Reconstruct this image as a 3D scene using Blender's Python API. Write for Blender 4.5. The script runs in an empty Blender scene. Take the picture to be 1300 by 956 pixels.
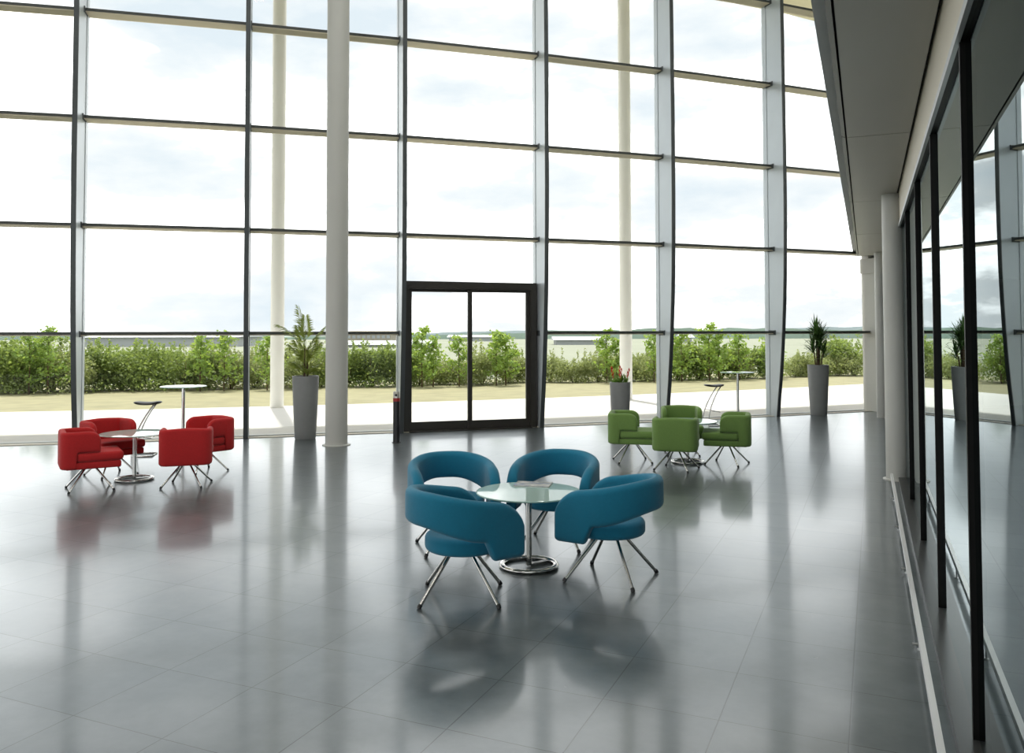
import bpy, bmesh, math, random
from mathutils import Vector, Matrix
random.seed(7)
PI = math.pi
scn = bpy.context.scene
C = scn.collection
H = 1.8

# ------------------------------------------------------------------ camera
F_PX, CX, CY, HORIZ = 1050.0, 650.0, 478.0, 423.0
TH, RO = math.radians(1.9), math.radians(0.12)
PPY = HORIZ - F_PX * math.tan(TH)
Fw = Vector((0, math.cos(TH), math.sin(TH)))
U0 = Vector((0, -math.sin(TH), math.cos(TH)))
R0 = Vector((1, 0, 0))
Rr = R0 * math.cos(RO) - U0 * math.sin(RO)
Ur = U0 * math.cos(RO) + R0 * math.sin(RO)
cd = bpy.data.cameras.new('camera')
cam = bpy.data.objects.new('camera', cd); C.objects.link(cam)
cam.matrix_world = Matrix(((Rr.x, Ur.x, -Fw.x, 0), (Rr.y, Ur.y, -Fw.y, 0), (Rr.z, Ur.z, -Fw.z, H), (0, 0, 0, 1)))
cd.sensor_width = 36; cd.sensor_fit = 'HORIZONTAL'
cd.lens = 36 * F_PX / 1300
cd.shift_y = (PPY - CY) / 1300
cd.clip_end = 3000
scn.camera = cam

def P(px, py, z=0.0):
    "world point at height z seen at a photo pixel"
    d = Fw * F_PX + Rr * (px - CX) + Ur * (PPY - py)
    t = (z - H) / d.z
    return Vector((d.x * t, d.y * t, z))

# ------------------------------------------------------------------ materials
def new_mat(name):
    m = bpy.data.materials.new(name); m.use_nodes = True
    nt = m.node_tree; nt.nodes.clear()
    out = nt.nodes.new('ShaderNodeOutputMaterial')
    return m, nt, out
def N(nt, t, **kw):
    n = nt.nodes.new(t)
    for k, v in kw.items():
        if k in n.inputs: n.inputs[k].default_value = v
        else: setattr(n, k, v)
    return n
def rgba(c): return (c[0], c[1], c[2], 1)
def pbr(name, col, rough=0.5, metal=0.0, spec=0.5, var=0.0, scale=20, bump=0.0, bscale=200, sheen=0.0, trans=None):
    m, nt, out = new_mat(name)
    b = N(nt, 'ShaderNodeBsdfPrincipled'); L = nt.links
    b.inputs['Base Color'].default_value = rgba(col)
    b.inputs['Roughness'].default_value = rough
    b.inputs['Metallic'].default_value = metal
    b.inputs['Specular IOR Level'].default_value = spec
    if sheen: b.inputs['Sheen Weight'].default_value = sheen
    tc = N(nt, 'ShaderNodeTexCoord')
    n1 = N(nt, 'ShaderNodeTexNoise', Scale=scale, Detail=4.0)
    L.new(tc.outputs['Object'], n1.inputs['Vector'])
    if var:
        mx = N(nt, 'ShaderNodeMix', data_type='RGBA')
        mx.inputs[6].default_value = rgba([c * (1 - var) for c in col])
        mx.inputs[7].default_value = rgba([min(1, c * (1 + var)) for c in col])
        L.new(n1.outputs['Fac'], mx.inputs[0]); L.new(mx.outputs[2], b.inputs['Base Color'])
    if bump:
        n2 = N(nt, 'ShaderNodeTexNoise', Scale=bscale, Detail=3.0)
        L.new(tc.outputs['Object'], n2.inputs['Vector'])
        bp = N(nt, 'ShaderNodeBump', Strength=bump, Distance=0.01)
        L.new(n2.outputs['Fac'], bp.inputs['Height']); L.new(bp.outputs['Normal'], b.inputs['Normal'])
    if trans:
        t = N(nt, 'ShaderNodeBsdfTranslucent'); t.inputs['Color'].default_value = rgba(trans)
        ms = N(nt, 'ShaderNodeMixShader', Fac=0.4)
        L.new(b.outputs[0], ms.inputs[1]); L.new(t.outputs[0], ms.inputs[2]); L.new(ms.outputs[0], out.inputs[0])
    else:
        L.new(b.outputs[0], out.inputs[0])
    return m
def glass(name, tint, ior, rcol=(1, 1, 1), rough=0.0):
    m, nt, out = new_mat(name); L = nt.links
    fr = N(nt, 'ShaderNodeFresnel', IOR=ior)
    t = N(nt, 'ShaderNodeBsdfTransparent'); t.inputs['Color'].default_value = rgba(tint)
    g = N(nt, 'ShaderNodeBsdfGlossy', Roughness=rough); g.inputs['Color'].default_value = rgba(rcol)
    ms = N(nt, 'ShaderNodeMixShader')
    L.new(fr.outputs[0], ms.inputs[0]); L.new(t.outputs[0], ms.inputs[1]); L.new(g.outputs[0], ms.inputs[2])
    L.new(ms.outputs[0], out.inputs[0])
    return m

M = {}
M['blue'] = pbr('blue wool', (0.013, 0.195, 0.325), 0.85, var=.10, scale=60, bump=.25, bscale=500, sheen=.25, spec=.2)
M['red'] = pbr('red wool', (0.52, 0.024, 0.026), 0.85, var=.12, scale=60, bump=.25, bscale=500, sheen=.15, spec=.2)
M['green'] = pbr('green wool', (0.185, 0.31, 0.085), 0.85, var=.10, scale=60, bump=.25, bscale=500, sheen=.25, spec=.2)
M['chrome'] = pbr('brushed chrome', (0.62, 0.61, 0.59), 0.16, 1.0)
M['steel'] = pbr('satin steel', (0.75, 0.75, 0.75), 0.3, 1.0)
M['rail'] = pbr('pale rail', (0.80, 0.80, 0.80), 0.35, .3)
M['black_plastic'] = pbr('black plastic', (0.015, 0.015, 0.017), 0.4)
M['table_glass'] = pbr('frosted pale green glass', (0.52, 0.70, 0.65), 0.03, spec=.8)
M['table_edge'] = pbr('green glass edge', (0.45, 0.68, 0.62), 0.1)
M['pane'] = glass('clear glazing', (0.97, 0.985, 0.98), 1.18)
M['dark_pane'] = glass('dark reflective glazing', (0.22, 0.28, 0.28), 1.9, (0.88, 0.96, 0.97))
M['fin'] = pbr('grey fin metal', (0.50, 0.55, 0.58), 0.35, 0.25, var=.05, scale=3)
M['fin_edge'] = pbr('fin edge with painted shade', (0.07, 0.08, 0.085), 0.4, .2)  # front edge is backlit: its shade is put into the colour
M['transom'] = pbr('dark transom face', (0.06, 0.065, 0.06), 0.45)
M['transom_lit'] = pbr('transom underside with painted bounce light', (0.62, 0.55, 0.42), 0.5)  # beige stands in for light reflected onto the underside
M['door'] = pbr('dark bronze door frame', (0.032, 0.029, 0.025), 0.4)
M['post'] = pbr('black post', (0.006, 0.006, 0.006), 0.5, spec=.15)
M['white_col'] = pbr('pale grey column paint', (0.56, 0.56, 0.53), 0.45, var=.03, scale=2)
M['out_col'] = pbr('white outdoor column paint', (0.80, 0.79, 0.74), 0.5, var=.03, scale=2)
M['soffit'] = pbr('grey soffit panel', (0.42, 0.41, 0.37), 0.38, .15, var=.04, scale=1.5)
M['soffit_edge'] = pbr('dark soffit edge', (0.095, 0.10, 0.105), 0.4, .2)
M['gap'] = pbr('black shadow gap', (0.01, 0.01, 0.01), 0.7)
M['fascia'] = pbr('cream fascia', (0.66, 0.61, 0.50), 0.5)
M['header'] = pbr('light grey header', (0.50, 0.52, 0.52), 0.4, .3)
M['end_wall'] = pbr('pale grey end wall', (0.60, 0.60, 0.55), 0.5)
M['white'] = pbr('white plaster', (0.8, 0.8, 0.78), 0.7)
M['canopy'] = pbr('beige canopy soffit', (0.70, 0.64, 0.47), 0.6)
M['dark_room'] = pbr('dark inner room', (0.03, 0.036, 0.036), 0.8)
M['plinth'] = pbr('dark plinth', (0.05, 0.052, 0.052), 0.28)
M['pot'] = pbr('grey planter', (0.25, 0.257, 0.257), 0.5, var=.1, scale=8)
M['soil'] = pbr('dark soil', (0.03, 0.022, 0.015), 0.95, var=.3, scale=40)
M['palm'] = pbr('palm leaf', (0.17, 0.225, 0.05), 0.45, var=.3, scale=15, trans=(0.36, 0.43, 0.08))
M['yucca'] = pbr('dracaena leaf', (0.07, 0.13, 0.04), 0.4, var=.3, scale=15, trans=(0.10, 0.22, 0.04))
M['bromeliad'] = pbr('bromeliad leaf', (0.10, 0.22, 0.04), 0.4, var=.2, scale=15, trans=(0.25, 0.42, 0.08))
M['red_flower'] = pbr('red bract', (0.70, 0.05, 0.02), 0.5, var=.15, scale=30)
M['bark'] = pbr('brown stem', (0.12, 0.08, 0.045), 0.85, var=.25, scale=30)
M['leafA'] = pbr('hedge leaf', (0.20, 0.27, 0.085), 0.6, var=.45, scale=2.2, trans=(0.36, 0.46, 0.10))
M['leafB'] = pbr('dusty hedge leaf', (0.26, 0.30, 0.13), 0.6, var=.4, scale=2.2, trans=(0.42, 0.48, 0.16))
M['leafC'] = pbr('fresh sapling leaf', (0.20, 0.32, 0.08), 0.6, var=.35, scale=2.2, trans=(0.46, 0.60, 0.10))
M['paving'] = pbr('white paving', (0.66, 0.65, 0.63), 0.8, var=.05, scale=1.0)
M['paving_shade'] = pbr('paving with painted canopy shade', (0.50, 0.49, 0.46), 0.8, var=.08, scale=3.0)  # shade of the canopy put into a greyer paving colour
M['lawn'] = pbr('dry mown grass', (0.27, 0.255, 0.145), 0.9, var=.30, scale=1.6)
M['field'] = pbr('far pale field', (0.20, 0.215, 0.155), 0.95, var=.25, scale=0.04)
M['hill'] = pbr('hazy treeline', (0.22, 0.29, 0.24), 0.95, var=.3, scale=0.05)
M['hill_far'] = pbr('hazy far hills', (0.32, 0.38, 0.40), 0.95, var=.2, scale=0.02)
M['wh_wall'] = pbr('white shed wall', (0.27, 0.29, 0.29), 0.7)
M['wh_roof'] = pbr('pale shed roof', (0.36, 0.38, 0.39), 0.6)
M['of_wall'] = pbr('sand office wall', (0.24, 0.22, 0.175), 0.8)
M['of_win'] = pbr('grey office window', (0.25, 0.28, 0.30), 0.3)
M['mag_paper'] = pbr('magazine paper', (0.75, 0.75, 0.74), 0.6)
M['red_band'] = pbr('red band', (0.38, 0.025, 0.025), 0.5)
M['silver_cap'] = pbr('silver cap', (0.55, 0.53, 0.50), 0.35, .7)
M['mat_black'] = pbr('black seat', (0.02, 0.02, 0.024), 0.45)

def floor_material():
    m, nt, out = new_mat('grey stone tiles'); L = nt.links
    b = N(nt, 'ShaderNodeBsdfPrincipled')
    tc = N(nt, 'ShaderNodeTexCoord')
    mp = N(nt, 'ShaderNodeMapping')
    mp.inputs['Rotation'].default_value = (0, 0, math.radians(23.65))
    mp.inputs['Location'].default_value = (0.13, 0.1, 0)
    L.new(tc.outputs['Object'], mp.inputs['Vector'])
    br = N(nt, 'ShaderNodeTexBrick', Scale=1.0)
    br.offset = 0.0; br.squash = 1.0
    br.inputs['Brick Width'].default_value = 0.56
    br.inputs['Row Height'].default_value = 0.58
    br.inputs['Mortar Size'].default_value = 0.0038
    br.inputs['Mortar Smooth'].default_value = 0.3
    br.inputs['Bias'].default_value = 0.0
    br.inputs['Color1'].default_value = (0.078, 0.087, 0.091, 1)
    br.inputs['Color2'].default_value = (0.104, 0.113, 0.117, 1)
    br.inputs['Mortar'].default_value = (0.018, 0.019, 0.019, 1)
    L.new(mp.outputs[0], br.inputs['Vector'])
    n1 = N(nt, 'ShaderNodeTexNoise', Scale=3.5, Detail=9.0, Roughness=.62); L.new(mp.outputs[0], n1.inputs['Vector'])
    n2 = N(nt, 'ShaderNodeTexNoise', Scale=90.0, Detail=3.0); L.new(mp.outputs[0], n2.inputs['Vector'])
    mx = N(nt, 'ShaderNodeMix', data_type='RGBA', blend_type='MULTIPLY'); mx.inputs[0].default_value = 1
    rp = N(nt, 'ShaderNodeValToRGB'); rp.color_ramp.elements[0].color = (.62, .63, .64, 1); rp.color_ramp.elements[1].color = (1.36, 1.33, 1.28, 1)
    rp.color_ramp.elements[0].position = .3; rp.color_ramp.elements[1].position = .7
    L.new(n1.outputs['Fac'], rp.inputs[0])
    L.new(br.outputs['Color'], mx.inputs[6]); L.new(rp.outputs[0], mx.inputs[7])
    mx2 = N(nt, 'ShaderNodeMix', data_type='RGBA', blend_type='MULTIPLY'); mx2.inputs[0].default_value = .5
    L.new(mx.outputs[2], mx2.inputs[6]); L.new(n2.outputs['Color'], mx2.inputs[7])
    L.new(mx.outputs[2], b.inputs['Base Color'])
    mr = N(nt, 'ShaderNodeMapRange'); mr.inputs['To Min'].default_value = .24; mr.inputs['To Max'].default_value = .36
    L.new(n1.outputs['Fac'], mr.inputs[0]); L.new(mr.outputs[0], b.inputs['Roughness'])
    b.inputs['Specular IOR Level'].default_value = 0.9; b.inputs['Specular Tint'].default_value = (.9, .97, 1, 1)
    b.inputs['Coat Weight'].default_value = .5; b.inputs['Coat Roughness'].default_value = .10; b.inputs['Coat IOR'].default_value = 1.5; b.inputs['Coat Tint'].default_value = (.90, .965, 1, 1)
    bp = N(nt, 'ShaderNodeBump', Strength=.35, Distance=.004, invert=True)
    L.new(br.outputs['Fac'], bp.inputs['Height']); L.new(bp.outputs[0], b.inputs['Normal'])
    L.new(b.outputs[0], out.inputs[0])
    return m
M['floor'] = floor_material()

def magazine_cover():
    m, nt, out = new_mat('magazine cover'); L = nt.links
    b = N(nt, 'ShaderNodeBsdfPrincipled', Roughness=.25)
    tc = N(nt, 'ShaderNodeTexCoord')
    n1 = N(nt, 'ShaderNodeTexNoise', Scale=9.0, Detail=3.0); L.new(tc.outputs['Object'], n1.inputs['Vector'])
    rp = N(nt, 'ShaderNodeValToRGB')
    e = rp.color_ramp.elements
    e[0].position = .3; e[0].color = (.05, .10, .28, 1); e[1].position = .62; e[1].color = (.50, .48, .42, 1)
    x = e.new(.48); x.color = (.28, .29, .28, 1)
    L.new(n1.outputs['Fac'], rp.inputs[0]); L.new(rp.outputs[0], b.inputs['Base Color']); L.new(b.outputs[0], out.inputs[0])
    return m
M['mag_cover'] = magazine_cover()

# ------------------------------------------------------------------ mesh helpers
class MB:
    def __init__(s): s.v = []; s.f = []
    def add(s, vs, fs):
        o = len(s.v); s.v += [tuple(v) for v in vs]; s.f += [tuple(i + o for i in f) for f in fs]
    def box(s, lo, hi):
        x0, y0, z0 = lo; x1, y1, z1 = hi
        s.add([(x0,y0,z0),(x1,y0,z0),(x1,y1,z0),(x0,y1,z0),(x0,y0,z1),(x1,y0,z1),(x1,y1,z1),(x0,y1,z1)],
              [(3,2,1,0),(4,5,6,7),(0,1,5,4),(1,2,6,5),(2,3,7,6),(3,0,4,7)])
    def prism(s, pts, z0, z1):
        n = len(pts)
        s.add([(p[0], p[1], z0) for p in pts] + [(p[0], p[1], z1) for p in pts],
              [tuple(range(n))[::-1], tuple(range(n, 2*n))] + [(i, (i+1) % n, n+(i+1) % n, n+i) for i in range(n)])
    def bar(s, a, b, n, w0, w1, z0, z1):
        "box running from a to b in plan, from offset w0 to w1 along unit normal n, between heights"
        a = Vector(a[:2]); b = Vector(b[:2]); n = Vector(n[:2])
        s.prism([a + n*w0, b + n*w0, b + n*w1, a + n*w1], z0, z1)
    def lathe(s, prof, seg=32, c=(0, 0), cap=True):
        n = len(prof); vs = []; fs = []
        for i in range(seg):
            a = 2*PI*i/seg
            for r, z in prof: vs.append((c[0]+r*math.cos(a), c[1]+r*math.sin(a), z))
        for i in range(seg):
            j = (i+1) % seg
            for k in range(n-1): fs.append((i*n+k, j*n+k, j*n+k+1, i*n+k+1))
        if cap:
            fs.append(tuple(i*n for i in range(seg))[::-1]); fs.append(tuple(i*n+n-1 for i in range(seg)))
        s.add(vs, fs)
    def tube(s, pts, r, seg=10, cap=True):
        pts = [Vector(p) for p in pts]; n = len(pts)
        rs = r if isinstance(r, (list, tuple)) else [r]*n
        up = None; vs = []; fs = []
        for i, p in enumerate(pts):
            t = (pts[min(i+1, n-1)] - pts[max(i-1, 0)]).normalized()
            if up is None:
                up = t.orthogonal().normalized()
            up = (up - t*up.dot(t)).normalized(); w = t.cross(up)
            for k in range(seg):
                a = 2*PI*k/seg
                vs.append(p + (up*math.cos(a) + w*math.sin(a))*rs[i])
        for i in range(n-1):
            for k in range(seg):
                l = (k+1) % seg
                fs.append((i*seg+k, i*seg+l, (i+1)*seg+l, (i+1)*seg+k))
        if cap: fs += [tuple(range(seg))[::-1], tuple((n-1)*seg+k for k in range(seg))]
        s.add(vs, fs)
    def torus(s, R, r, z, seg=48, sides=12, flat=1.0):
        vs = []; fs = []
        for i in range(seg):
            a = 2*PI*i/seg
            for k in range(sides):
                b = 2*PI*k/sides
                q = R + r*math.cos(b)
                vs.append((q*math.cos(a), q*math.sin(a), z + flat*r*math.sin(b)))
        for i in range(seg):
            j = (i+1) % seg
            for k in range(sides):
                l = (k+1) % sides
                fs.append((i*sides+k, j*sides+k, j*sides+l, i*sides+l))
        s.add(vs, fs)
    def mesh(s, name, mat, smooth=False):
        me = bpy.data.meshes.new(name); me.from_pydata(s.v, [], s.f); me.update()
        bm = bmesh.new(); bm.from_mesh(me); bmesh.ops.recalc_face_normals(bm, faces=bm.faces); bm.to_mesh(me); bm.free()
        me.materials.append(mat)
        if smooth:
            for p in me.polygons: p.use_smooth = True
        return me
    def build(s, name, mat, parent=None, smooth=False, angle=None):
        me = s.mesh(name, mat, smooth or angle is not None)
        if angle is not None: me.set_sharp_from_angle(angle=math.radians(angle))
        o = bpy.data.objects.new(name, me); C.objects.link(o)
        if parent: o.parent = parent
        return o

def tag(o, label, cat, group=None):
    o['label'] = label; o['category'] = cat
    if group: o['group'] = group
    return o
def thing(name, label, cat, loc=(0, 0, 0), rz=0, group=None):
    o = bpy.data.objects.new(name, None); C.objects.link(o)
    o.location = loc; o.rotation_euler = (0, 0, rz); o.empty_display_size = .1
    return tag(o, label, cat, group)
def struct(o): o['kind'] = 'structure'; return o
def kids(o): return [c for c in C.objects if c.parent == o]
def dup(o, loc, rz, label, group=None, scale=None):
    def cp(a, par):
        c = a.copy(); C.objects.link(c); c.parent = par
        for k in kids(a): cp(k, c)
        return c
    r = cp(o, None); r.location = loc; r.rotation_euler = (0, 0, rz); r['label'] = label
    if group: r['group'] = group
    if scale: r.scale = scale
    return r

# ------------------------------------------------------------------ facade geometry
def yf(x): return 15.95 + .34*x + .0065*x*x
def fpt(x): return Vector((x, yf(x)))
def tang(x): return Vector((1, .34 + .013*x)).normalized()
def nin(x):
    t = tang(x); return Vector((t.y, -t.x))
FX = [-12.31, -9.755, -7.2, -4.645, -2.09, .465, 3.02, 5.575, 8.13]
ZT = 12.2
LEV = [1.8, 3.6, 5.4, 7.2, 9.0, 10.8]
def off(x, d):  # point at inward distance d from the glass
    return fpt(x) + nin(x)*d

WSL = .428
# right-hand wall line : x = WSL y + c
WD = Vector((WSL, 1)).normalized(); WN = Vector((WD.y, -WD.x))  # WN points to the right (into the wall)
def wpt(c, y): return Vector((WSL*y + c, y))

# ---- ground, floor
m = MB()
xs = [-40 + i*1.0 for i in range(0, 49)]
fl = [(x, yf(x)) for x in xs if x <= 8.13] + [(8.13, yf(8.13)), (13, 19.6), (9, 10), (3.3, -3), (-1, -14), (-40, -14)]
m.v = [(p[0], p[1], 0) for p in fl]; m.f = [tuple(range(len(fl)))]
struct(m.build('floor', M['floor']))
m = MB(); m.v = [(-900, -300, -.06), (900, -300, -.06), (900, 1500, -.06), (-900, 1500, -.06)]; m.f = [(0, 1, 2, 3)]
struct(m.build('far_field', M['field']))
def strip(name, fa, fb, z, mat, x0, x1, n=60):
    m = MB(); vs = []; fs = []
    for i in range(n+1):
        x = x0 + (x1-x0)*i/n
        a = fa(x); b = fb(x)
        vs += [(a[0], a[1], z), (b[0], b[1], z)]
    for i in range(n): fs.append((2*i, 2*i+2, 2*i+3, 2*i+1))
    m.add(vs, fs); return struct(m.build(name, mat))
strip('shaded_paving', lambda x: off(x, .0), lambda x: off(x, -1.6), -.012, M['paving_shade'], -40, 30)  # band along the glass, coloured as paving in the canopy's shade
strip('outdoor_paving', lambda x: off(x, -1.6), lambda x: Vector((x-1, 22.9 + .4*(x-1) + .009*(x-1)**2)), -.02, M['paving'], -40, 30)
strip('lawn', lambda x: Vector((x, 22.85 + .4*x + .009*x*x)), lambda x: Vector((x, 33 + .33*x + .006*x*x)), -.03, M['lawn'], -45, 40)
# threshold
m = MB(); 
for i in range(len(FX)-1):
    a, b = off(FX[i], 0), off(FX[i+1], 0); n_ = nin((FX[i]+FX[i+1])/2)
    m.bar(a, b, n_, 0, .22, 0, .012)
struct(m.build('trim_1', M['fascia']))

# ---- roof, canopy
m = MB()
pts = [tuple(off(x, .1)) for x in [-40, -30, -20, -12, -6, 0, 6, 12, 20, 30]] + [(30, -40), (-60, -40)]
m.prism(pts, ZT, ZT+.4); struct(m.build('ceiling', M['white']))
m = MB()
xx = [-40, -30, -20, -12, -6, 0, 6, 12, 20, 30]
m.prism([tuple(off(x, .1)) for x in xx] + [tuple(off(x, -6.5)) for x in reversed(xx)], ZT+.02, ZT+.45)
struct(m.build('trim_2', M['canopy']))

# ---- fins
tn = 3
zs = [0, .4, .8, 1.3, 1.8, 2.4, 3.0, 3.8, 4.6, 6, 8, 10, ZT]
ds = [.30, .345, .40, .455, .50, .54, .57, .59, .60, .60, .58, .56, .54]
for k, x in enumerate(FX[:-1]):
    p = fpt(x); t = tang(x); n_ = nin(x); w = .035
    m = MB(); vs = []; fs = []
    for z, d in zip(zs, ds):
        for (dd, ww) in ((.10, -w), (.10, w), (d, w), (d, -w)):
            q = p + n_*dd + t*ww; vs.append((q.x, q.y, z))
    L_ = len(zs)
    for i in range(L_-1):
        for a in range(4):
            b = (a+1) % 4
            fs.append((i*4+a, i*4+b, i*4+4+b, i*4+4+a))
    fs += [(0, 3, 2, 1), tuple((L_-1)*4+a for a in range(4))]
    m.add(vs, fs); fin = struct(m.build('trim_%d' % tn, M['fin'])); tn += 1
    m = MB(); vs = []; fs = []
    for z, d in zip(zs, ds):
        for (dd, ww) in ((d, -w-.004), (d, w+.004), (d+.02, w+.004), (d+.02, -w-.004)):
            q = p + n_*dd + t*ww; vs.append((q.x, q.y, z))
    fs = []
    for i in range(L_-1):
        for a in range(4):
            b = (a+1) % 4; fs.append((i*4+a, i*4+b, i*4+4+b, i*4+4+a))
    fs += [(0, 3, 2, 1), tuple((L_-1)*4+a for a in range(4))]
    m.add(vs, fs); m.build('fin_edge', M['fin_edge'], fin)
    m = MB()
    a = p - t*.045; b = p + t*.045
    m.bar(a, b, n_, -.03, .10, 0, ZT); m.build('mullion', M['fin'], fin)
    m = MB()
    for z in LEV:   # dark clamp where a transom meets the fin
        m.bar(p - t*.05, p + t*.05, n_, .09, .30, z-.05, z+.05)
    m.build('clamp', M['fin_edge'], fin)

# ---- window bays and the door
DTOP = 2.74
wn = 1
for k in range(len(FX)-1):
    a, b = fpt(FX[k]), fpt(FX[k+1]); t = (b-a).normalized(); n_ = Vector((t.y, -t.x))
    is_door = abs(FX[k] + 2.09) < .01
    a2, b2 = a + t*.045, b - t*.045
    m = MB(); z0 = DTOP if is_door else .03
    q = [(a2.x, a2.y, z0), (b2.x, b2.y, z0), (b2.x, b2.y, ZT), (a2.x, a2.y, ZT)]
    m.add(q, [(0, 1, 2, 3)])
    w = struct(m.build('window_%d' % wn, M['pane'])); wn += 1
    for z in LEV:
        if is_door and z < DTOP: continue
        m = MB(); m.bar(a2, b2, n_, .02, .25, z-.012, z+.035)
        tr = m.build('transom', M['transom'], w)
        m = MB(); m.bar(a2, b2, n_, -.03, .245, z-.03, z-.0121); m.build('transom_lit_underside', M['transom_lit'], tr)
    if not is_door:
        m = MB(); m.bar(a2, b2, n_, -.03, .05, 0, .03); m.build('sill', M['header'], w)
    else:
        d = struct(bpy.data.objects.new('door_1', None)); C.objects.link(d)
        e0, e1 = a + t*.06, b - t*.06; W = (e1-e0).length
        m = MB(); m.bar(e0, e1, n_, .0, .22, DTOP-.12, DTOP+.02); m.bar(e0, e0+t*.09, n_, .0, .22, 0, DTOP-.12); m.bar(e1-t*.13, e1, n_, .0, .22, 0, DTOP-.12)
        m.build('door_frame', M['door'], d)
        i0, i1 = e0 + t*.091, e1 - t*.131; mid = i0 + (i1-i0)*.5
        for (s0, s1, o0) in ((i0, mid+t*.05, .06), (mid-t*.05, i1, .12)):
            m = MB()
            m.bar(s0, s0+t*.07, n_, o0, o0+.05, .02, DTOP-.122); m.bar(s1-t*.07, s1, n_, o0, o0+.05, .02, DTOP-.122)
            m.bar(s0+t*.07, s1-t*.07, n_, o0, o0+.05, .02, .17); m.bar(s0+t*.07, s1-t*.07, n_, o0, o0+.05, DTOP-.17, DTOP-.122)
            leaf = m.build('door_leaf', M['door'], d)
            m = MB(); u0, u1 = s0+t*.07+n_*(o0+.025), s1-t*.07+n_*(o0+.025)
            m.add([(u0.x, u0.y, .17), (u1.x, u1.y, .17), (u1.x, u1.y, DTOP-.17), (u0.x, u0.y, DTOP-.17)], [(0, 1, 2, 3)])
            m.build('door_pane', M['pane'], leaf)
        m = MB(); m.bar(i0, i1, n_, .02, .30, 0, .018); m.build('threshold', M['door'], d)

# ---- right wall : glazed screen, header, fascia, soffit
YA, YB = -3.0, 18.6
CG = .457
PY = [-1.45, .25, 1.93, 3.62, 5.33, 7.03, 8.74, 10.43, 12.13, 13.83, 15.53, 17.23]
for i in range(len(PY)-1):
    a, b = wpt(CG, PY[i]), wpt(CG, PY[i+1])
    m = MB(); m.add([(a.x, a.y, .05), (b.x, b.y, .05), (b.x, b.y, 3.10), (a.x, a.y, 3.10)], [(0, 1, 2, 3)])
    struct(m.build('window_%d' % wn, M['dark_pane'])); wn += 1
for y in PY:
    p = wpt(CG, y)
    m = MB(); m.bar(p - WD*.018, p + WD*.018, WN, -.023, .04, .05, 3.10)
    struct(m.build('trim_%d' % tn, M['post'])); tn += 1
def wall_bar(name, c0, c1, z0, z1, mat, ya=YA, yb=YB, parent=None):
    m = MB(); p = [wpt(c0, ya), wpt(c0, yb), wpt(c1, yb), wpt(c1, ya)]
    m.prism([tuple(q) for q in p], z0, z1)
    o = m.build(name, mat, parent)
    return o if parent else struct(o)
wall_bar('trim_%d' % tn, .425, .53, 3.09, 3.11, M['post']); tn += 1
wall_bar('trim_%d' % tn, .412, .435, 3.08, 3.125, M['header']); tn += 1
wall_bar('trim_%d' % tn, .425, .53, 3.125, 3.66, M['fascia']); tn += 1
wall_bar('baseboard_right', .36, .50, 0, .05, M['plinth'])
wall_bar('trim_%d' % tn, .36, .425, 3.56, 3.60, M['gap']); tn += 1
# soffit panels with open joints
JY = [-3.0, -.45, 3.35, 7.17, 10.75, 14.3, 18.3]
for i in range(len(JY)-1):
    g0, g1 = JY[i]+.008, JY[i+1]-.008
    m = MB(); A0, A1 = wpt(-.14, g0), wpt(-.14, g1); wd = WN*(.402+.14)*WD.y
    m.prism([tuple(A0), tuple(A1), tuple(A1+wd), tuple(A0+wd)], 3.50, 3.54)
    s = struct(m.build('trim_%d' % tn, M['soffit'])); tn += 1
    m = MB()   # turned-up dark outer edge
    A = [(-.155, 3.50), (-.190, 3.512), (-.190, 3.60), (-.155, 3.54)]
    vs = [(*wpt(c, g0), z) for c, z in A] + [(*wpt(c, g1), z) for c, z in A]
    m.add(vs, [(0, 1, 2, 3), (7, 6, 5, 4)] + [(q, (q+1) % 4, 4+(q+1) % 4, 4+q) for q in range(4)])
    m.build('edge_panel', M['soffit_edge'], s)
wall_bar('trim_%d' % tn, -.185, .5, 3.60, 3.66, M['gap']); tn += 1
# wall above the soffit and dark room behind the screen
wall_bar('wall_right', -.28, 5.2, 3.66, ZT, M['white'], YA, 19.4)
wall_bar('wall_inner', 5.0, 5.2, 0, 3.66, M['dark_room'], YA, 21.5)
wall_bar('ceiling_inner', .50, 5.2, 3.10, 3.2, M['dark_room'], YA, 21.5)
# end wall panel and lintel
a = off(8.13, .15); 
m = MB(); t8 = tang(8.13); n8 = nin(8.13)
m.bar(a, a + t8*5.5, n8, -.18, .46, 0, 3.16); struct(m.build('wall_back', M['end_wall']))
m = MB(); m.bar(a - t8*.02, a + t8*5.5, n8, -.2, .55, 3.16, 3.5); struct(m.build('trim_%d' % tn, M['soffit'])); tn += 1
m = MB(); m.bar(a, a + t8*5.5, n8, -.18, 0.02, 3.5, ZT); struct(m.build('wall_end', M['white']))

# low rail at the foot of the glazed screen
fr = thing('foot_rail', 'low pale metal rail on short brackets along the foot of the glazed right wall', 'rail', (*wpt(.24, 6.5), 0))
l0 = Vector((*wpt(.24, 6.5), 0))
def prof_bar(c0, c1, z0, z1, ya, yb, name, mat):
    m = MB(); m.prism([tuple(Vector(q) - l0.xy) for q in (wpt(c0, ya), wpt(c0, yb), wpt(c1, yb), wpt(c1, ya))], z0, z1)
    return m.build(name, mat, fr)
prof_bar(.262, .292, .075, .115, -2.5, 9.95, 'rail', M['rail'])
for y in [-1.2, .5, 2.2, 3.35, 4.75, 6.25, 7.6, 8.9]:
    p = wpt(.277, y) - l0.xy
    m = MB(); m.lathe([(.009, .0), (.009, .08)], 10, p); m.lathe([(.018, 0), (.018, .006)], 12, p)
    q = p - WN*.04
    m.tube([(p.x, p.y, .03), (q.x, q.y, .03)], .007, 8)
    m.build('bracket', M['steel'], fr)

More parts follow.
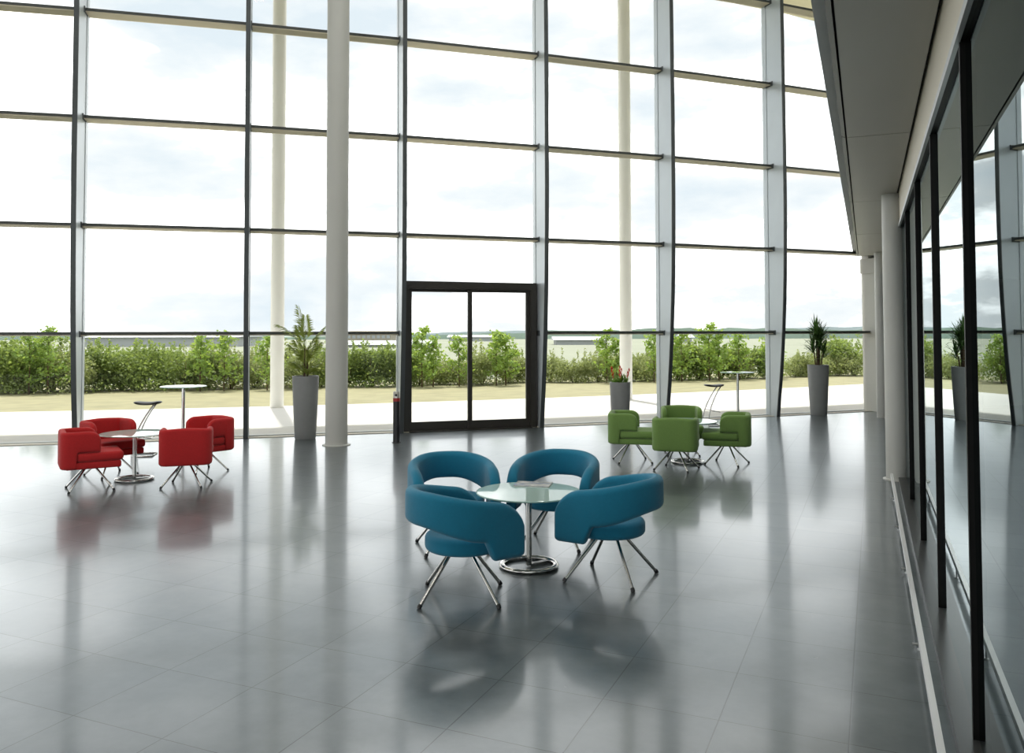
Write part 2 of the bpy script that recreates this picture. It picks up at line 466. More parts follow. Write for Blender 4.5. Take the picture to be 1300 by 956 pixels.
# ---- columns
def column(name, label, x, y, r, z1, mat, ring=None, z0=0):
    o = thing(name, label, 'column', (x, y, z0))
    m = MB(); m.lathe([(r, 0), (r, z1)], 48); m.build('shaft', mat, o, angle=40)
    if ring:
        m = MB(); m.lathe([(r+.001, 0), (ring, 0), (ring, .012), (r+.001, .02)], 48, cap=False); m.build('floor_ring', M['white_col'], o, angle=40)
    return o
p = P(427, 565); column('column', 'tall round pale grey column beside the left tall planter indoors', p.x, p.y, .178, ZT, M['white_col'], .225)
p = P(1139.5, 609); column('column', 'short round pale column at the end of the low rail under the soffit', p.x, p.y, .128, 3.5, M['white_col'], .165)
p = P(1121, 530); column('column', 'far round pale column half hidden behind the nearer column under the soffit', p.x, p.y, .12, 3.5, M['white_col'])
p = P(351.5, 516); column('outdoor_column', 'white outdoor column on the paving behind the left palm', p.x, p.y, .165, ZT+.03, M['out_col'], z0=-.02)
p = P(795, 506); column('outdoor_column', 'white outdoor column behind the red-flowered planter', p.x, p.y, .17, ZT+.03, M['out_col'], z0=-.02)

# ------------------------------------------------------------------ furniture
def band(stations, nc=5):
    "stations: (x, y, nx, ny, zb, zt, th) -> rounded-section band"
    vs = []; fs = []; per = None
    for (x, y, nx, ny, zb, zt, th) in stations:
        r = min(th*.5, (zt-zb)*.5)*.96; hw = th/2; ring = []
        for cxs, czs, a0 in ((1, 1, 0), (-1, 1, 90), (-1, -1, 180), (1, -1, 270)):
            ox = cxs*(hw-r); oz = (zt-r) if czs > 0 else (zb+r)
            for k in range(nc):
                a = math.radians(a0 + 90*k/(nc-1))
                ring.append((ox + r*math.cos(a), oz + r*math.sin(a)))
        # extra loops on the flat sides keep the shading even
        per = len(ring)
        for u, z in ring: vs.append((x + nx*u, y + ny*u, z))
    n = len(stations)
    for i in range(n-1):
        for k in range(per):
            l = (k+1) % per
            fs.append((i*per+k, i*per+l, (i+1)*per+l, (i+1)*per+k))
    fs += [tuple(range(per))[::-1], tuple((n-1)*per+k for k in range(per))]
    return vs, fs
def path_stations(pts):
    "resampled polyline -> points with normals and arc length"
    out = []; s = 0
    for i, p in enumerate(pts):
        a = pts[max(i-1, 0)]; b = pts[min(i+1, len(pts)-1)]
        t = (Vector(b)-Vector(a)).normalized()
        if i: s += (Vector(p)-Vector(pts[i-1])).length
        out.append((p[0], p[1], -t.y, t.x, s))
    return out
def sm(a, b, x):
    x = max(0, min(1, (x-a)/(b-a))); return x*x*(3-2*x)

def legs(root, foot, top, ztop, r, rot=0):
    for sx, sy in ((1, 1), (1, -1), (-1, 1), (-1, -1)):
        ca, sa = math.cos(rot), math.sin(rot)
        def R(x, y): return (x*ca - y*sa, x*sa + y*ca)
        f = R(sx*foot, sy*foot); t = R(sx*top, sy*top)
        m = MB(); m.tube([(t[0], t[1], ztop), (f[0], f[1], .012)], r, 12)
        lg = m.build('leg', M['chrome'], root, angle=40)
        m = MB(); dx, dy = f[0]-t[0], f[1]-t[1]; q = .035
        m.tube([(f[0]-dx*q, f[1]-dy*q, .012+ztop*q), (f[0], f[1], .0135), (f[0]+dx*.012, f[1]+dy*.012, .0025)], r*1.25, 12)
        m.build('glide', M['black_plastic'], lg, angle=40)

def blue_chair(label, loc, rz, legrot=0):
    o = thing('tub_chair', label, 'chair', loc, rz, 'blue tub chairs around the nearest table')
    R_ = .335; xe = .31
    pts = []
    nA = 26
    for i in range(nA): pts.append((xe - xe*i/nA, .315 + (R_-.315)*math.sin(PI/2*i/nA)))
    for i in range(49):
        a = PI/2 + PI*i/48; pts.append((R_*1.04*math.cos(a), R_*math.sin(a)))
    for i in range(nA): pts.append((xe*(i+1)/nA, -(.315 + (R_-.315)*math.sin(PI/2*(nA-1-i)/nA))))
    st = path_stations(pts); Ltot = st[-1][4]; out = []
    for (x, y, nx, ny, s) in st:
        e = min(s, Ltot-s)              # distance from the nearer arm end
        f = e/(Ltot/2)                  # 0 at the arm end, 1 at the back
        zt = .675 + .085*sm(.05, .9, f)
        R1 = .21
        if e < R1: zt -= .20*(1-math.sqrt(max(0, 1-((R1-e)/R1)**2)))
        zb = .43 + .10*sm(.32, .92, f)
        zb = zb - (zb-.305)*(1-sm(.27, .37, f))
        th = .092
        if e < .03: th *= .45 + .55*math.sqrt(max(0, 1-((.03-e)/.03)**2)); zb += .012*(1-e/.03)
        out.append((x, y, nx, ny, zb, zt, th))
    m = MB(); m.add(*band(out)); m.build('backrest', M['blue'], o, smooth=True)
    m = MB(); prof = []
    rr = .275; zc0, zc1 = .325, .44
    for i in range(7):
        a = -PI/2 + PI/2*i/6; prof.append((rr-.035+.035*math.cos(a), zc0+.035+.035*math.sin(a)))
    for i in range(1, 8):
        a = PI/2*i/7; prof.append((rr-.04+.04*math.cos(a), zc1-.04+.04*math.sin(a)))
    prof += [(.15, zc1+.008), (.05, zc1+.012)]
    m.lathe(prof, 56); seat = m.build('seat', M['blue'], o, smooth=True); seat.location.x = .02
    m = MB(); m.lathe([(.12, .312), (.12, .330)], 32); m.build('swivel_plate', M['black_plastic'], o, angle=40)
    legs(o, .265, .065, .318, .0125, legrot)
    o.scale = (.98, .98, 1)
    return o

def club_chair(label, mat, loc, rz, group, legrot=0, name='armchair'):
    o = thing(name, label, 'chair', loc, rz, group)
    hw, xb, xe, rc = .270, -.30, .09, .07
    pts = []
    n1 = 22
    for i in range(n1): pts.append((xe - (xe-(xb+rc))*i/n1, hw))
    for i in range(9):
        a = PI/2 + PI/2*i/8; pts.append((xb+rc+rc*math.cos(a), hw-rc+rc*math.sin(a)))
    for i in range(1, 24): pts.append((xb, (hw-rc)*(1-2*i/24)))
    for i in range(9):
        a = PI + PI/2*i/8; pts.append((xb+rc+rc*math.cos(a), -hw+rc+rc*math.sin(a)))
    for i in range(1, n1+1): pts.append((xb+rc + (xe-(xb+rc))*i/n1, -hw))
    st = path_stations(pts); Ltot = st[-1][4]; out = []
    for (x, y, nx, ny, s) in st:
        e = min(s, Ltot-s)
        zt = .695 + .012*(1-sm(0, .3, abs(y)))*(1 if x < xb+.02 else 0)
        if e < .13: zt -= .10*(1-math.sqrt(max(0, 1-((.13-e)/.13)**2)))
        zb = .272 if x < -.17 else .272 + .185*sm(-.17, -.155, x)
        th = .075
        if e < .025: th *= .5 + .5*math.sqrt(max(0, 1-((.025-e)/.025)**2))
        out.append((x, y, nx, ny, zb, zt, th))
    m = MB(); m.add(*band(out)); m.build('backrest', mat, o, smooth=True)
    def cushion(name, x0, x1, w, z0, z1, r):
        bm = bmesh.new(); bmesh.ops.create_cube(bm, size=1)
        for v in bm.verts: v.co = Vector(((x0+x1)/2 + v.co.x*(x1-x0), v.co.y*2*w, (z0+z1)/2 + v.co.z*(z1-z0)))
        bmesh.ops.bevel(bm, geom=bm.edges[:], offset=r, segments=4, affect='EDGES', profile=.5)
        me = bpy.data.meshes.new(name); bm.to_mesh(me); bm.free(); me.materials.append(mat)
        for p_ in me.polygons: p_.use_smooth = True
        ob = bpy.data.objects.new(name, me); C.objects.link(ob); ob.parent = o
    cushion('seat', -.162, .34, .302, .352, .455, .036)
    cushion('seat_base', -.28, .315, .29, .270, .350, .02)
    m = MB(); m.lathe([(.11, .255), (.11, .272)], 32); m.build('swivel_plate', M['black_plastic'], o, angle=40)
    legs(o, .24, .05, .26, .0115, math.radians(legrot))
    o.scale = (.96, .95, 1)
    return o

def low_table(label, loc, rz=0):
    o = thing('coffee_table', label, 'table', loc, rz, 'round glass coffee tables')
    m = MB(); m.lathe([(.0, .565), (.40, .565), (.405, .568), (.405, .574), (.40, .577), (.0, .577)], 64, cap=False)
    m.build('tabletop', M['table_glass'], o, angle=30)
    m = MB(); m.lathe([(.4055, .566), (.4075, .568), (.4075, .574), (.4055, .576)], 64, cap=False); m.build('glass_rim', M['table_edge'], o, smooth=True)
    m = MB(); m.lathe([(.024, .012), (.024, .555), (.07, .558), (.07, .5645)], 32); m.build('post', M['chrome'], o, angle=40)
    m = MB(); m.torus(.208, .024, .0165, flat=.65); m.build('base_ring', M['chrome'], o, smooth=True)
    m = MB(); m.box((-.205, -.02, .004), (.0, .02, .022)); m.build('spoke', M['chrome'], o)
    return o
def face(dx, dy): return math.atan2(dy, dx)

T1 = P(671.5, 719); low_table('round glass coffee table between the blue chairs with a magazine on it', T1, math.radians(-145))
def at(px, py): return P(px, py)
blue_chair('blue tub chair nearest the camera, left of the glass table, seen from behind its side', at(586, 757), math.radians(30), math.radians(-30))
blue_chair('blue tub chair right of the glass table, its back to the right wall', at(776, 733), face(-.87, .46))
blue_chair('blue tub chair at the far left of the glass table, facing the camera', at(574, 695), face(.25, -.97))
blue_chair('blue tub chair at the far right of the glass table, behind the magazine', at(706, 690), face(-.30, -.95))

# magazine on the table
mp = P(677, 615, .58)
mg = thing('magazine', 'magazine lying on the glass coffee table between the blue chairs', 'magazine', (mp.x, mp.y, .577), math.radians(-12))
m = MB(); m.box((-.142, -.102, .0), (.142, .102, .007)); m.build('pages', M['mag_paper'], mg)
m = MB(); m.box((-.145, -.105, .0071), (.145, .105, .009)); m.build('cover', M['mag_cover'], mg)

T2 = P(170.5, 609); low_table('round glass coffee table among the red chairs', T2, math.radians(-150))
G = 'red armchairs around the left glass table'
club_chair('red armchair leftmost of the four, its back to the left edge of the photo', M['red'], at(114, 621), face(.85, .52), G)
club_chair('red armchair behind the left table, nearest the leftmost window fin', M['red'], P(141, 603), face(.79, -.61), G)
club_chair('red armchair seen squarely from behind, front right of the left table', M['red'], at(237, 616), face(-.30, .95), G, -12)
club_chair('red armchair at the far right of the left table, facing the camera', M['red'], P(257, 598), face(-.62, -.78), G)
T3 = P(873, 587); low_table('round glass coffee table among the green chairs', T3, math.radians(-120))
G = 'green armchairs around the right glass table'
club_chair('green armchair seen squarely from behind, nearest of the green group', M['green'], at(859, 596), face(.28, .96), G, -14)
club_chair('green armchair left of the green group in side view below the red flowers', M['green'], at(803, 586), face(.97, -.20), G, 14)
club_chair('green armchair right of the green group in side view facing left', M['green'], at(923, 589), face(-.96, .26), G, -18)
club_chair('green armchair behind the right glass table, facing the camera', M['green'], at(866, 577), face(-.1, -1), G)

def bar_table(label, loc):
    o = thing('bar_table', label, 'table', loc, 0, 'tall bar tables by the glass facade')
    m = MB(); m.lathe([(0, 1.0), (.325, 1.0), (.33, 1.004), (.33, 1.010), (.325, 1.014), (0, 1.014)], 56, cap=False); m.build('tabletop', M['table_glass'], o, angle=30)
    m = MB(); m.lathe([(.3305, 1.001), (.333, 1.003), (.333, 1.011), (.3305, 1.013)], 56, cap=False); m.build('glass_rim', M['table_edge'], o, smooth=True)
    m = MB(); m.lathe([(.026, .012), (.026, .99), (.07, .993), (.07, .9995)], 28); m.build('post', M['chrome'], o, angle=40)
    m = MB(); m.torus(.225, .022, .0145, flat=.65); m.build('base_ring', M['chrome'], o, smooth=True)
    m = MB(); m.box((-.222, -.02, .004), (0, .02, .02)); m.build('spoke', M['chrome'], o)
p = P(232, 576); bar_table('tall round bar table behind the red chairs', p)
p = P(937, 537); bar_table('tall round bar table behind the green chairs', p)
def stool(label, loc, rz):
    o = thing('bar_stool', label, 'stool', loc, rz, 'dark saddle bar stools')
    m = MB(); vs = []; fs = []; nx, ny = 16, 10
    for side in (0, 1):
        for i in range(nx+1):
            for j in range(ny+1):
                u = -1 + 2*i/nx; v = -1 + 2*j/ny
                k = math.sqrt(max(0, 1 - .5*v*v)); k2 = math.sqrt(max(0, 1-.5*u*u))
                x = .205*u*k; y = .15*v*k2
                edge = max(abs(u), abs(v))
                z = .765 + .02*u*u + (.022*math.sqrt(max(0, 1-edge**6)) if side == 0 else -.018*math.sqrt(max(0, 1-edge**6)))
                vs.append((x, y, z))
    q = (nx+1)*(ny+1)
    for side in (0, 1):
        for i in range(nx):
            for j in range(ny):
                a = side*q + i*(ny+1)+j; fs.append((a, a+1, a+ny+2, a+ny+1))
    m.add(vs, fs); 
    st = m.build('seat', M['mat_black'], o, smooth=True)
    for s in (-1, 1):
        pts = []
        for i in range(17):   # bowed leg
            f = i/16; z = .752 - .742*f
            x = .10 - .30*math.sin(f*PI/2)**.9 + .02*f
            pts.append((x, s*(.085 + .09*f), z))
        pts += [(pts[-1][0]+.03, s*.178, .0095), (.0, s*.178, .0095), (.10, s*.178, .0095)]
        m = MB(); m.tube(pts, .0115, 8); m.build('leg', M['chrome'], o, smooth=True)
    m = MB(); m.tube([(.10, -.178, .0095), (.10, .178, .0095)], .0085, 8); m.build('floor_bar', M['chrome'], o, smooth=True)
    m = MB(); m.tube([(-.155, -.145, .30), (.05, -.14, .27), (.07, -.12, .265), (.07, .12, .265), (.05, .14, .27), (-.155, .145, .30)], .0075, 8); m.build('footrest', M['chrome'], o, smooth=True)
p = P(187, 578); stool('dark saddle bar stool behind the red chairs, left of the tall table', p, math.radians(12))
p = P(907, 540); stool('dark saddle bar stool behind the green chairs, left of the tall table', p, math.radians(8))

# ---- push-button bollard
p = P(503.3, 562)
b = thing('push_button_post', 'slim black access post with silver top and red band, left of the glass door', 'post', p)
m = MB(); m.lathe([(.057, .012), (.057, .68)], 28); m.build('post', M['black_plastic'], b, angle=40)
m = MB(); m.lathe([(.058, .681), (.058, .735)], 28); m.build('red_band', M['red_band'], b, angle=40)
m = MB(); m.lathe([(.057, .736), (.057, .83), (.050, .842)], 28); m.build('cap', M['silver_cap'], b, angle=40)
m = MB(); m.tube([(0, -.056, .785), (0, -.064, .785)], .022, 16); m.build('push_button', M['black_plastic'], b, angle=40)
m = MB(); m.lathe([(.075, 0), (.075, .011)], 28); m.build('foot_plate', M['black_plastic'], b, angle=40)

# ---- planters
def pot(o, r0, r1, h):
    prof = [(r0*.97, 0), (r0, .01)]
    for i in range(1, 9):
        f = i/8; prof.append((r0 + (r1-r0)*(f**.75), .01 + (h-.01)*f))
    prof += [(r1-.005, h+.006), (r1-.022, h+.006), (r1-.028, h), (r1-.032, h-.07)]
    m = MB(); m.lathe(prof, 48, cap=False); m.add([(r0*.97*math.cos(2*PI*i/48), r0*.97*math.sin(2*PI*i/48), 0) for i in range(48)], [tuple(range(48))[::-1]])
    m.build('pot', M['pot'], o, angle=40)
    m = MB(); m.lathe([(.0, h-.05), (r1-.032, h-.055)], 32, cap=False); m.build('soil', M['soil'], o)
def frond(m, base, az, length, lean, droop, wid, nl=22, leaf=.22, rng=random):
    "arched rachis with two rows of leaflets"
    pts = []; d = Vector((math.cos(az), math.sin(az), 0)); n = 18
    p = Vector(base); ang = lean
    for i in range(n+1):
        pts.append(p.copy()); ang += droop/n
        p = p + (d*math.sin(ang) + Vector((0, 0, math.cos(ang))))*(length/n)
    m.tube(pts, [.006*(1-.7*i/n) for i in range(n+1)], 5)
    side = Vector((-d.y, d.x, 0))
    for i in range(nl):
        f = .28 + .72*i/(nl-1); k = min(n-1, int(f*n)); q = pts[k].lerp(pts[k+1], f*n-k) if k < n else pts[n]
        t = (pts[min(k+1, n)]-pts[k]).normalized(); up = side.cross(t)
        ll = leaf*(.55 + .6*math.sin(PI*min(1, .15+f*.85)))*rng.uniform(.85, 1.1)
        for s in (-1, 1):
            dirv = (t*.75 + side*s*.75 + up*.25*rng.uniform(.2, 1.2)).normalized()
            w = t.cross(dirv).cross(dirv).normalized()*wid
            a = q; bq = q + dirv*ll*.5 + Vector((0, 0, .01)); c = q + dirv*ll - Vector((0, 0, ll*.18))
            m.add([a, bq+w, c, bq-w], [(0, 1, 2, 3)])

rng = random.Random(3)
p = P(387.5, 557)
o = thing('potted_palm', 'tall tapered grey planter with a palm beside the tall indoor column', 'plant', p)
pot(o, .175, .225, 1.07)
m = MB()
for a, r in ((.3, .03), (2.4, .04), (4.4, .035)):
    m.tube([(r*math.cos(a), r*math.sin(a), 1.01), (r*.9*math.cos(a), r*.9*math.sin(a), 1.35), (r*.7*math.cos(a+.3), r*.7*math.sin(a+.3), 1.55)], [.02, .015, .01], 8)
m.build('stem', M['bark'], o, smooth=True)
m = MB()
spec = [(PI*.98, .72, .35, .75, 1.62), (PI*.90, .80, .02, .30, 1.66), (PI*.60, .62, .05, .25, 1.66), (.10, .60, .25, .55, 1.58), (PI*1.3, .5, .1, .4, 1.6),
        (PI*.8, .5, .25, .5, 1.40), (-.35, .5, .2, .6, 1.36), (PI*1.15, .48, .25, .6, 1.36), (.9, .5, .15, .4, 1.40), (PI*1.55, .42, .2, .6, 1.3),
        (PI*1.35, .36, .3, .8, 1.18), (.3, .36, .3, .8, 1.16), (PI*.9, .38, .3, .8, 1.18), (PI*.5, .3, .3, .8, 1.14), (-.9, .34, .35, .9, 1.14)]
for az, ln, le, dr, z in spec:
    frond(m, (.02*math.cos(az), .02*math.sin(az), z-.12), az, ln*.9, le*1.15, dr, .010, 20, .20, rng)
m.build('foliage', M['palm'], o)

def rosette(m, c, n, L0, wid, rng, up=.2):
    for i in range(n):
        az = rng.uniform(0, 2*PI); el = rng.uniform(up, 1.45)
        d = Vector((math.cos(az)*math.cos(el), math.sin(az)*math.cos(el), math.sin(el)))
        side = Vector((-math.sin(az), math.cos(az), 0))*wid
        l = L0*rng.uniform(.7, 1.1); c0 = Vector(c)
        a = c0 + d*l*.35; b_ = c0 + d*l*.75 - Vector((0, 0, .02)); e = c0 + d*l - Vector((0, 0, l*.22*math.cos(el)))
        m.add([c0-side*.4, c0+side*.4, a+side, a-side, b_+side*.8, b_-side*.8, e], [(0, 1, 2, 3), (3, 2, 4, 5), (5, 4, 6)])
p = P(1039.5, 527)
o = thing('potted_dracaena', 'tall tapered grey planter with a spiky dark plant near the far right corner', 'plant', p)
pot(o, .17, .225, 1.09)
heads = []
m = MB()
for (dx, dy, h) in ((-.03, 0, .98), (.05, .03, .82), (.0, -.05, .66), (-.06, .05, .55), (.08, -.03, .42), (-.02, -.07, .9)):
    m.tube([(dx*.6, dy*.6, 1.03), (dx, dy, 1.03+h*.6), (dx*1.4, dy*1.4, 1.03+h*.82)], [.018, .014, .012], 8); heads.append((dx*1.4, dy*1.4, 1.03+h*.8))
m.build('stem', M['bark'], o, smooth=True)
m = MB()
for hx in heads:
    for dz in (-.12, -.06, 0): rosette(m, (hx[0], hx[1], hx[2]+dz), 18, .42, .015, rng, -.1)
m.build('foliage', M['yucca'], o)

p = P(787.5, 541)
o = thing('flower_planter', 'short grey planter with red spiky flowers behind the green armchairs', 'plant', p)
pot(o, .165, .20, .845)
for i in range(4):
    a = [2.9, -1.2, .2, 1.5][i]; r = [.11, .03, .12, .06][i]
    cx_, cy_ = r*math.cos(a), r*math.sin(a)
    m = MB(); rosette(m, (cx_, cy_, .80), 20, .24, .016, rng, .35); lf = m.build('bromeliad', M['bromeliad'], o)
    m = MB(); ln = [.30, .27, .26, .31][i]; lx, ly = cx_*.5, cy_*.5
    m.tube([(cx_, cy_, .80), (cx_+lx*.5, cy_+ly*.5, .80+ln*.55)], .007, 6)
    for k in range(12):
        f = .45 + .55*k/11; q = Vector((cx_+lx*f, cy_+ly*f, .80+ln*f)); az = k*2.4
        d = Vector((math.cos(az)*.5, math.sin(az)*.5, .85)); s_ = Vector((-math.sin(az), math.cos(az), 0))*.016
        m.add([q, q+d*.035+s_, q+d*.075, q+d*.035-s_], [(0, 1, 2, 3)])
    m.build('flower_spike', M['red_flower'], lf)

# ------------------------------------------------------------------ hedge and saplings
def leaf_cloud(m, n, fn, size, rng):
    for _ in range(n):
        c = fn(rng)
        if c is None: continue
        d = Vector((rng.gauss(0, 1), rng.gauss(0, 1), rng.gauss(.2, .8))).normalized()
        w = d.orthogonal().normalized(); w.rotate(Matrix.Rotation(rng.uniform(0, 2*PI), 3, d))
        s = size*rng.uniform(.6, 1.25); c = Vector(c)
        m.add([c-d*s*.5, c+w*s*.3, c+d*s*.5, c-w*s*.3], [(0, 1, 2, 3)])
def shrub_mesh(seed, W, D, Hh, n, size, twiggy=0):
    rg = random.Random(seed)
    lobes = [(rg.uniform(-.6, .6)*W/2, rg.uniform(-.5, .5)*D/2, Hh*rg.uniform(.25, .72), rg.uniform(.30, .5)) for _ in range(9)]
    def fn(r):
        if r.random() < .16:
            return (r.gauss(0, W*.28), r.gauss(0, D*.25), abs(r.gauss(0, Hh*.3))+.03)
        x, y, z, q = r.choice(lobes)
        v = Vector((r.gauss(0, 1), r.gauss(0, 1), r.gauss(0, 1))).normalized()*(r.random()**.4)
        z2 = z + v.z*q*Hh*.75
        if z2 < .02: return None
        return (x + v.x*q*W*.62, y + v.y*q*D*.62, z2)
    m = MB(); leaf_cloud(m, n, fn, size, rg)
    for _ in range(twiggy):   # upright leafy shoots above the mass
        x, y = rg.uniform(-.4, .4)*W, rg.uniform(-.3, .3)*D; h = Hh*rg.uniform(.9, 1.18)
        leaf_cloud(m, 40, lambda r: (x + r.gauss(0, .03), y + r.gauss(0, .03), h*r.uniform(.6, 1)), size, rg)
    s = MB()
    for _ in range(7):
        a = rg.uniform(0, 2*PI); r = rg.uniform(.1, .3)*W
        s.tube([(.05*math.cos(a), .05*math.sin(a), 0), (r*.5*math.cos(a), r*.5*math.sin(a), Hh*.35), (r*math.cos(a), r*math.sin(a), Hh*.7)], [.018, .012, .006], 5)
    return m, s
def sapling_mesh(seed, Hh, n, size):
    rg = random.Random(seed)
    br = []
    for i in range(22):
        z = Hh*(.15 + .8*(i/21)); a = rg.uniform(0, 2*PI); l = Hh*(.30*(1-(z/Hh))**.6 + .05)*rg.uniform(.6, 1.25)
        br.append((Vector((0, 0, z)), Vector((math.cos(a)*l, math.sin(a)*l, l*rg.uniform(.2, .9)))))
    def fn(r):
        o, d = r.choice(br); f = r.random()**.7; k = .05*Hh
        return o + d*f + Vector((r.gauss(0, k*.8), r.gauss(0, k*.8), r.gauss(0, k*.6)))
    m = MB(); leaf_cloud(m, n, fn, size, rg)
    s = MB(); s.tube([(0, 0, 0), (.02, 0, Hh*.5), (0, .01, Hh*.97)], [.025, .016, .006], 6)
    for o, d in br: s.tube([o, o+d], [.008, .003], 4)
    return m, s
protos = {}
def make_plant(kind, ms, mat):
    m, s = ms
    return m.mesh(kind, mat), s.mesh(kind + '_stem', M['bark'], True)
protos = {
  'A': make_plant('shrub', shrub_mesh(1, 2.4, 1.6, 1.5, 4600, .105, 10), M['leafA']),
  'B': make_plant('shrub', shrub_mesh(2, 2.5, 1.6, 1.4, 5200, .085, 14), M['leafB']),
  'C': make_plant('shrub', shrub_mesh(5, 2.4, 1.5, 1.05, 3600, .095, 8), M['leafB']),
  'S': make_plant('sapling', sapling_mesh(8, 1.95, 800, .12), M['leafC']),
  'T': make_plant('sapling', sapling_mesh(11, 1.8, 620, .13), M['leafC']),
}
def hedge_y(x): return 30.2 + .31*x + .0035*x*x
BAYS = [(-60, 95, 'left of the leftmost fin'), (95, 205, 'above the red chairs'), (205, 313, 'right of the left bar table top'), (313, 427, 'behind the palm'),
        (427, 512, 'between the indoor column and the door'), (512, 600, 'through the left door leaf'), (600, 690, 'through the right door leaf'),
        (690, 845, 'around the red-flowered planter'), (845, 985, 'above the right bar table'), (985, 1200, 'beside the far right planter')]
bushes = []   # (px, kind, scale, dy)
rg = random.Random(21)
def put(px, kind, sc=1.0, dy=0):
    bushes.append((px, kind, sc, dy))
x = -40
while x < 320: put(x, rg.choice('AAB'), rg.uniform(.92, 1.12), rg.uniform(-.7, .7)); x += rg.uniform(24, 33)
while x < 520: put(x, rg.choice('ABB'), rg.uniform(.88, 1.05), rg.uniform(-.7, .7)); x += rg.uniform(24, 33)
while x < 830: put(x, rg.choice('CCB'), rg.uniform(.78, 1.0), rg.uniform(-.7, .7)); x += rg.uniform(24, 32)
while x < 985: put(x, rg.choice('AAB'), rg.uniform(.85, 1.05), rg.uniform(-.7, .7)); x += rg.uniform(24, 32)
for px_, s_ in ((1010, .8), (1028, .9), (1062, .95), (1084, 1.15)): put(px_, 'C' if s_ < 1 else 'A', s_)
for px_, k_, s_ in ((62, 'S', 1.05), (38, 'S', .95), (255, 'T', 1.0), (285, 'S', .98), (340, 'S', .9), (536, 'S', 1.05), (550, 'T', .95), (583, 'T', .95), (630, 'S', .98), (642, 'T', 1.0),
                    (770, 'S', 1.02), (783, 'T', .9), (830, 'S', .98), (865, 'S', .95), (900, 'S', 1.12), (912, 'T', 1.05), (938, 'T', 1.0), (975, 'T', .95)):
    put(px_, k_, s_, -1.1)
bushes.sort()
cnt = {}
ORD = ['leftmost', 'second', 'third', 'fourth', 'fifth', 'sixth', 'seventh', 'eighth', 'ninth', 'tenth']
for px_, k_, s_, dy in bushes:
    r = (px_-650)/1050
    X = 0
    for _ in range(20): X = r*(hedge_y(X)+dy)
    Y = hedge_y(X)+dy
    bi, bt = next((i, b_[2]) for i, b_ in enumerate(BAYS) if b_[0] <= px_ < b_[1])
    sap = k_ in 'ST'
    c = cnt.get((bi, sap), 0); cnt[(bi, sap)] = c+1
    lab = ('slender green hedge sapling, %s of those %s' if sap else 'bushy green shrub in the hedge, %s of those %s') % (ORD[c], bt)
    o = thing('sapling' if sap else 'shrub', lab, 'tree' if sap else 'shrub', (X, Y, -.03), rg.uniform(0, 6.28), 'saplings in the hedge' if sap else 'shrubs of the hedge')
    o.scale = (s_*rg.uniform(.92, 1.1), s_, s_)
    for nm, me in (('foliage', protos[k_][0]), ('stem', protos[k_][1])):
        q = bpy.data.objects.new(nm, me); C.objects.link(q); q.parent = o

# ------------------------------------------------------------------ distance
def hill(name, y0, prof, mat, depth=60):
    m = MB(); n = len(prof); vs = []; fs = []
    for i, (x_, h_) in enumerate(prof): vs += [(x_, y0, -.5), (x_, y0, h_), (x_, y0+depth, h_*.6), (x_, y0+depth, -.5)]
    for i in range(n-1):
        for k in range(3): fs.append((i*4+k, i*4+4+k, i*4+5+k, i*4+1+k))
    m.add(vs, fs); return struct(m.build(name, mat))
rg2 = random.Random(4)
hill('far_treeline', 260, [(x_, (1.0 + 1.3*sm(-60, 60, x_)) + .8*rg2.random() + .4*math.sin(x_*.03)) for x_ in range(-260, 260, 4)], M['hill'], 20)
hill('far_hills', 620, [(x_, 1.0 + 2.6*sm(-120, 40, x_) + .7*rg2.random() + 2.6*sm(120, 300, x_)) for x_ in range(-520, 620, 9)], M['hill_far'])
def shed(label, x0, x1, y0, y1, h, wallm, windows=0, roofm=None, zb=0):
    o = thing('warehouse' if not windows else 'office_building', label, 'building', ((x0+x1)/2, (y0+y1)/2, -.06))
    w = (x1-x0)/2; d = (y1-y0)/2
    m = MB(); m.box((-w, -d, zb), (w, d, h)); wl = m.build('wall', wallm, o)
    m = MB(); m.add([(-w-.5, -d-.5, h+.01), (w+.5, -d-.5, h+.01), (w+.5, d+.5, h+.01), (-w-.5, d+.5, h+.01), (-w-.5, 0, h+.55), (w+.5, 0, h+.55)],
                    [(0, 1, 5, 4), (3, 4, 5, 2), (0, 4, 3), (1, 2, 5), (0, 3, 2, 1)]); m.build('roof', roofm or M['wh_roof'], o)
    for i in range(windows):
        u = -w + (i+.5)*2*w/windows
        m = MB(); m.box((u-.32*2*w/windows, -d-.06, h*.45), (u+.32*2*w/windows, -d-.01, h*.85)); m.build('window', M['of_win'], o)
Yb = 200
def bx(px, Y): return (px-650)/1050*Y
shed('long white shed far beyond the hedge, above the red chairs', bx(108, 120), bx(300, 120), 120, 132, 1.35, M['wh_wall'])
shed('sand-coloured building with a row of windows far off behind the indoor column', bx(440, 170), bx(496, 170), 170, 185, 1.9, M['of_wall'], 9, M['of_wall'])
shed('low white shed far off between the indoor column and the door', bx(418, 110), bx(545, 110), 110, 118, .35, M['wh_wall'])
shed('white warehouse far off through the door glass', bx(570, 190), bx(640, 190), 190, 200, .95, M['wh_wall'])
shed('white shed far off right of the door behind the hedge', bx(706, 130), bx(770, 130), 130, 138, .75, M['wh_wall'])
shed('small white hut far off above the green chairs', bx(866, 150), bx(878, 150), 150, 154, 1.0, M['wh_wall'])

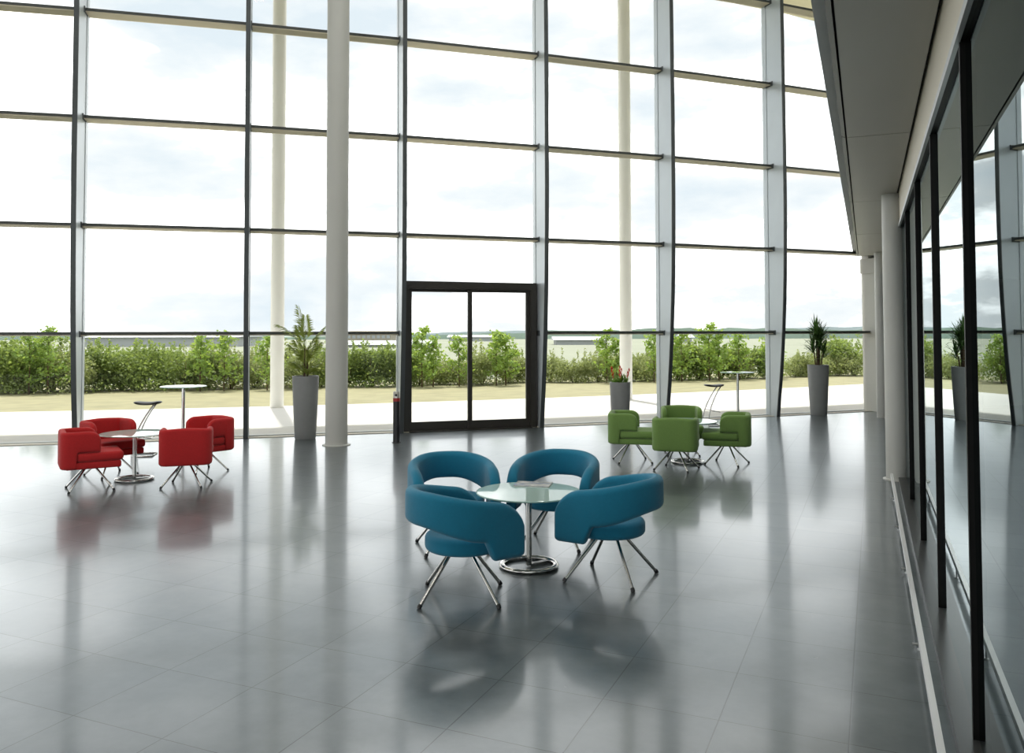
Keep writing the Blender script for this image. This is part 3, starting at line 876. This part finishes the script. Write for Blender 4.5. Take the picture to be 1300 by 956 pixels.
# ------------------------------------------------------------------ light
w = bpy.data.worlds.new('sky'); scn.world = w; w.use_nodes = True
nt = w.node_tree; nt.nodes.clear(); L = nt.links
out = nt.nodes.new('ShaderNodeOutputWorld'); bg = nt.nodes.new('ShaderNodeBackground')
tc = nt.nodes.new('ShaderNodeTexCoord'); mpn = nt.nodes.new('ShaderNodeMapping'); mpn.inputs['Scale'].default_value = (1, 1, 2.6); mpn.inputs['Location'].default_value = (.35, .2, .1)
L.new(tc.outputs['Generated'], mpn.inputs['Vector'])
n1 = nt.nodes.new('ShaderNodeTexNoise'); n1.inputs['Scale'].default_value = 3.4; n1.inputs['Detail'].default_value = 7; n1.inputs['Roughness'].default_value = .55
L.new(mpn.outputs[0], n1.inputs['Vector'])
rp = nt.nodes.new('ShaderNodeValToRGB'); e = rp.color_ramp.elements
e[0].position = .34; e[0].color = (.235, .262, .282, 1); e[1].position = .58; e[1].color = (1, 1, 1, 1)
x_ = e.new(.45); x_.color = (.29, .30, .305, 1)
L.new(n1.outputs['Fac'], rp.inputs[0])
L.new(rp.outputs[0], bg.inputs['Color']); bg.inputs['Strength'].default_value = 2.8
L.new(bg.outputs[0], out.inputs[0])

for gx, gy in ((-9, 9), (-3, 9.5), (2, 10.5), (-8, 3.5), (-2, 4), (-5, -3), (1, -2)):  # added lamps, source unknown, to lighten the tops of the furniture
    ld = bpy.data.lights.new('added_fill_lamp', 'AREA'); ld.shape = 'DISK'; ld.size = 1.6; ld.energy = 85; ld.color = (1, .98, .95)
    lo = bpy.data.objects.new('added_fill_lamp', ld); C.objects.link(lo); lo.location = (gx, gy, ZT-.03)
sd = bpy.data.lights.new('sun', 'SUN'); sd.energy = 3.6; sd.angle = math.radians(1.0); sd.color = (1, .95, .86)
so = bpy.data.objects.new('sun', sd); C.objects.link(so)
el = math.radians(67.2); az = Vector((-.32, .947, 0)).normalized()
sdir = Vector((az.x*math.cos(el), az.y*math.cos(el), math.sin(el)))
so.rotation_euler = (-sdir).to_track_quat('-Z', 'Y').to_euler()

scn.view_settings.view_transform = 'Standard'
scn.view_settings.look = 'None'
scn.view_settings.exposure = 0.3
scn.cycles.max_bounces = 10; scn.cycles.transparent_max_bounces = 24
scn.cycles.use_denoising = True
scn.cycles.sample_clamp_indirect = 4
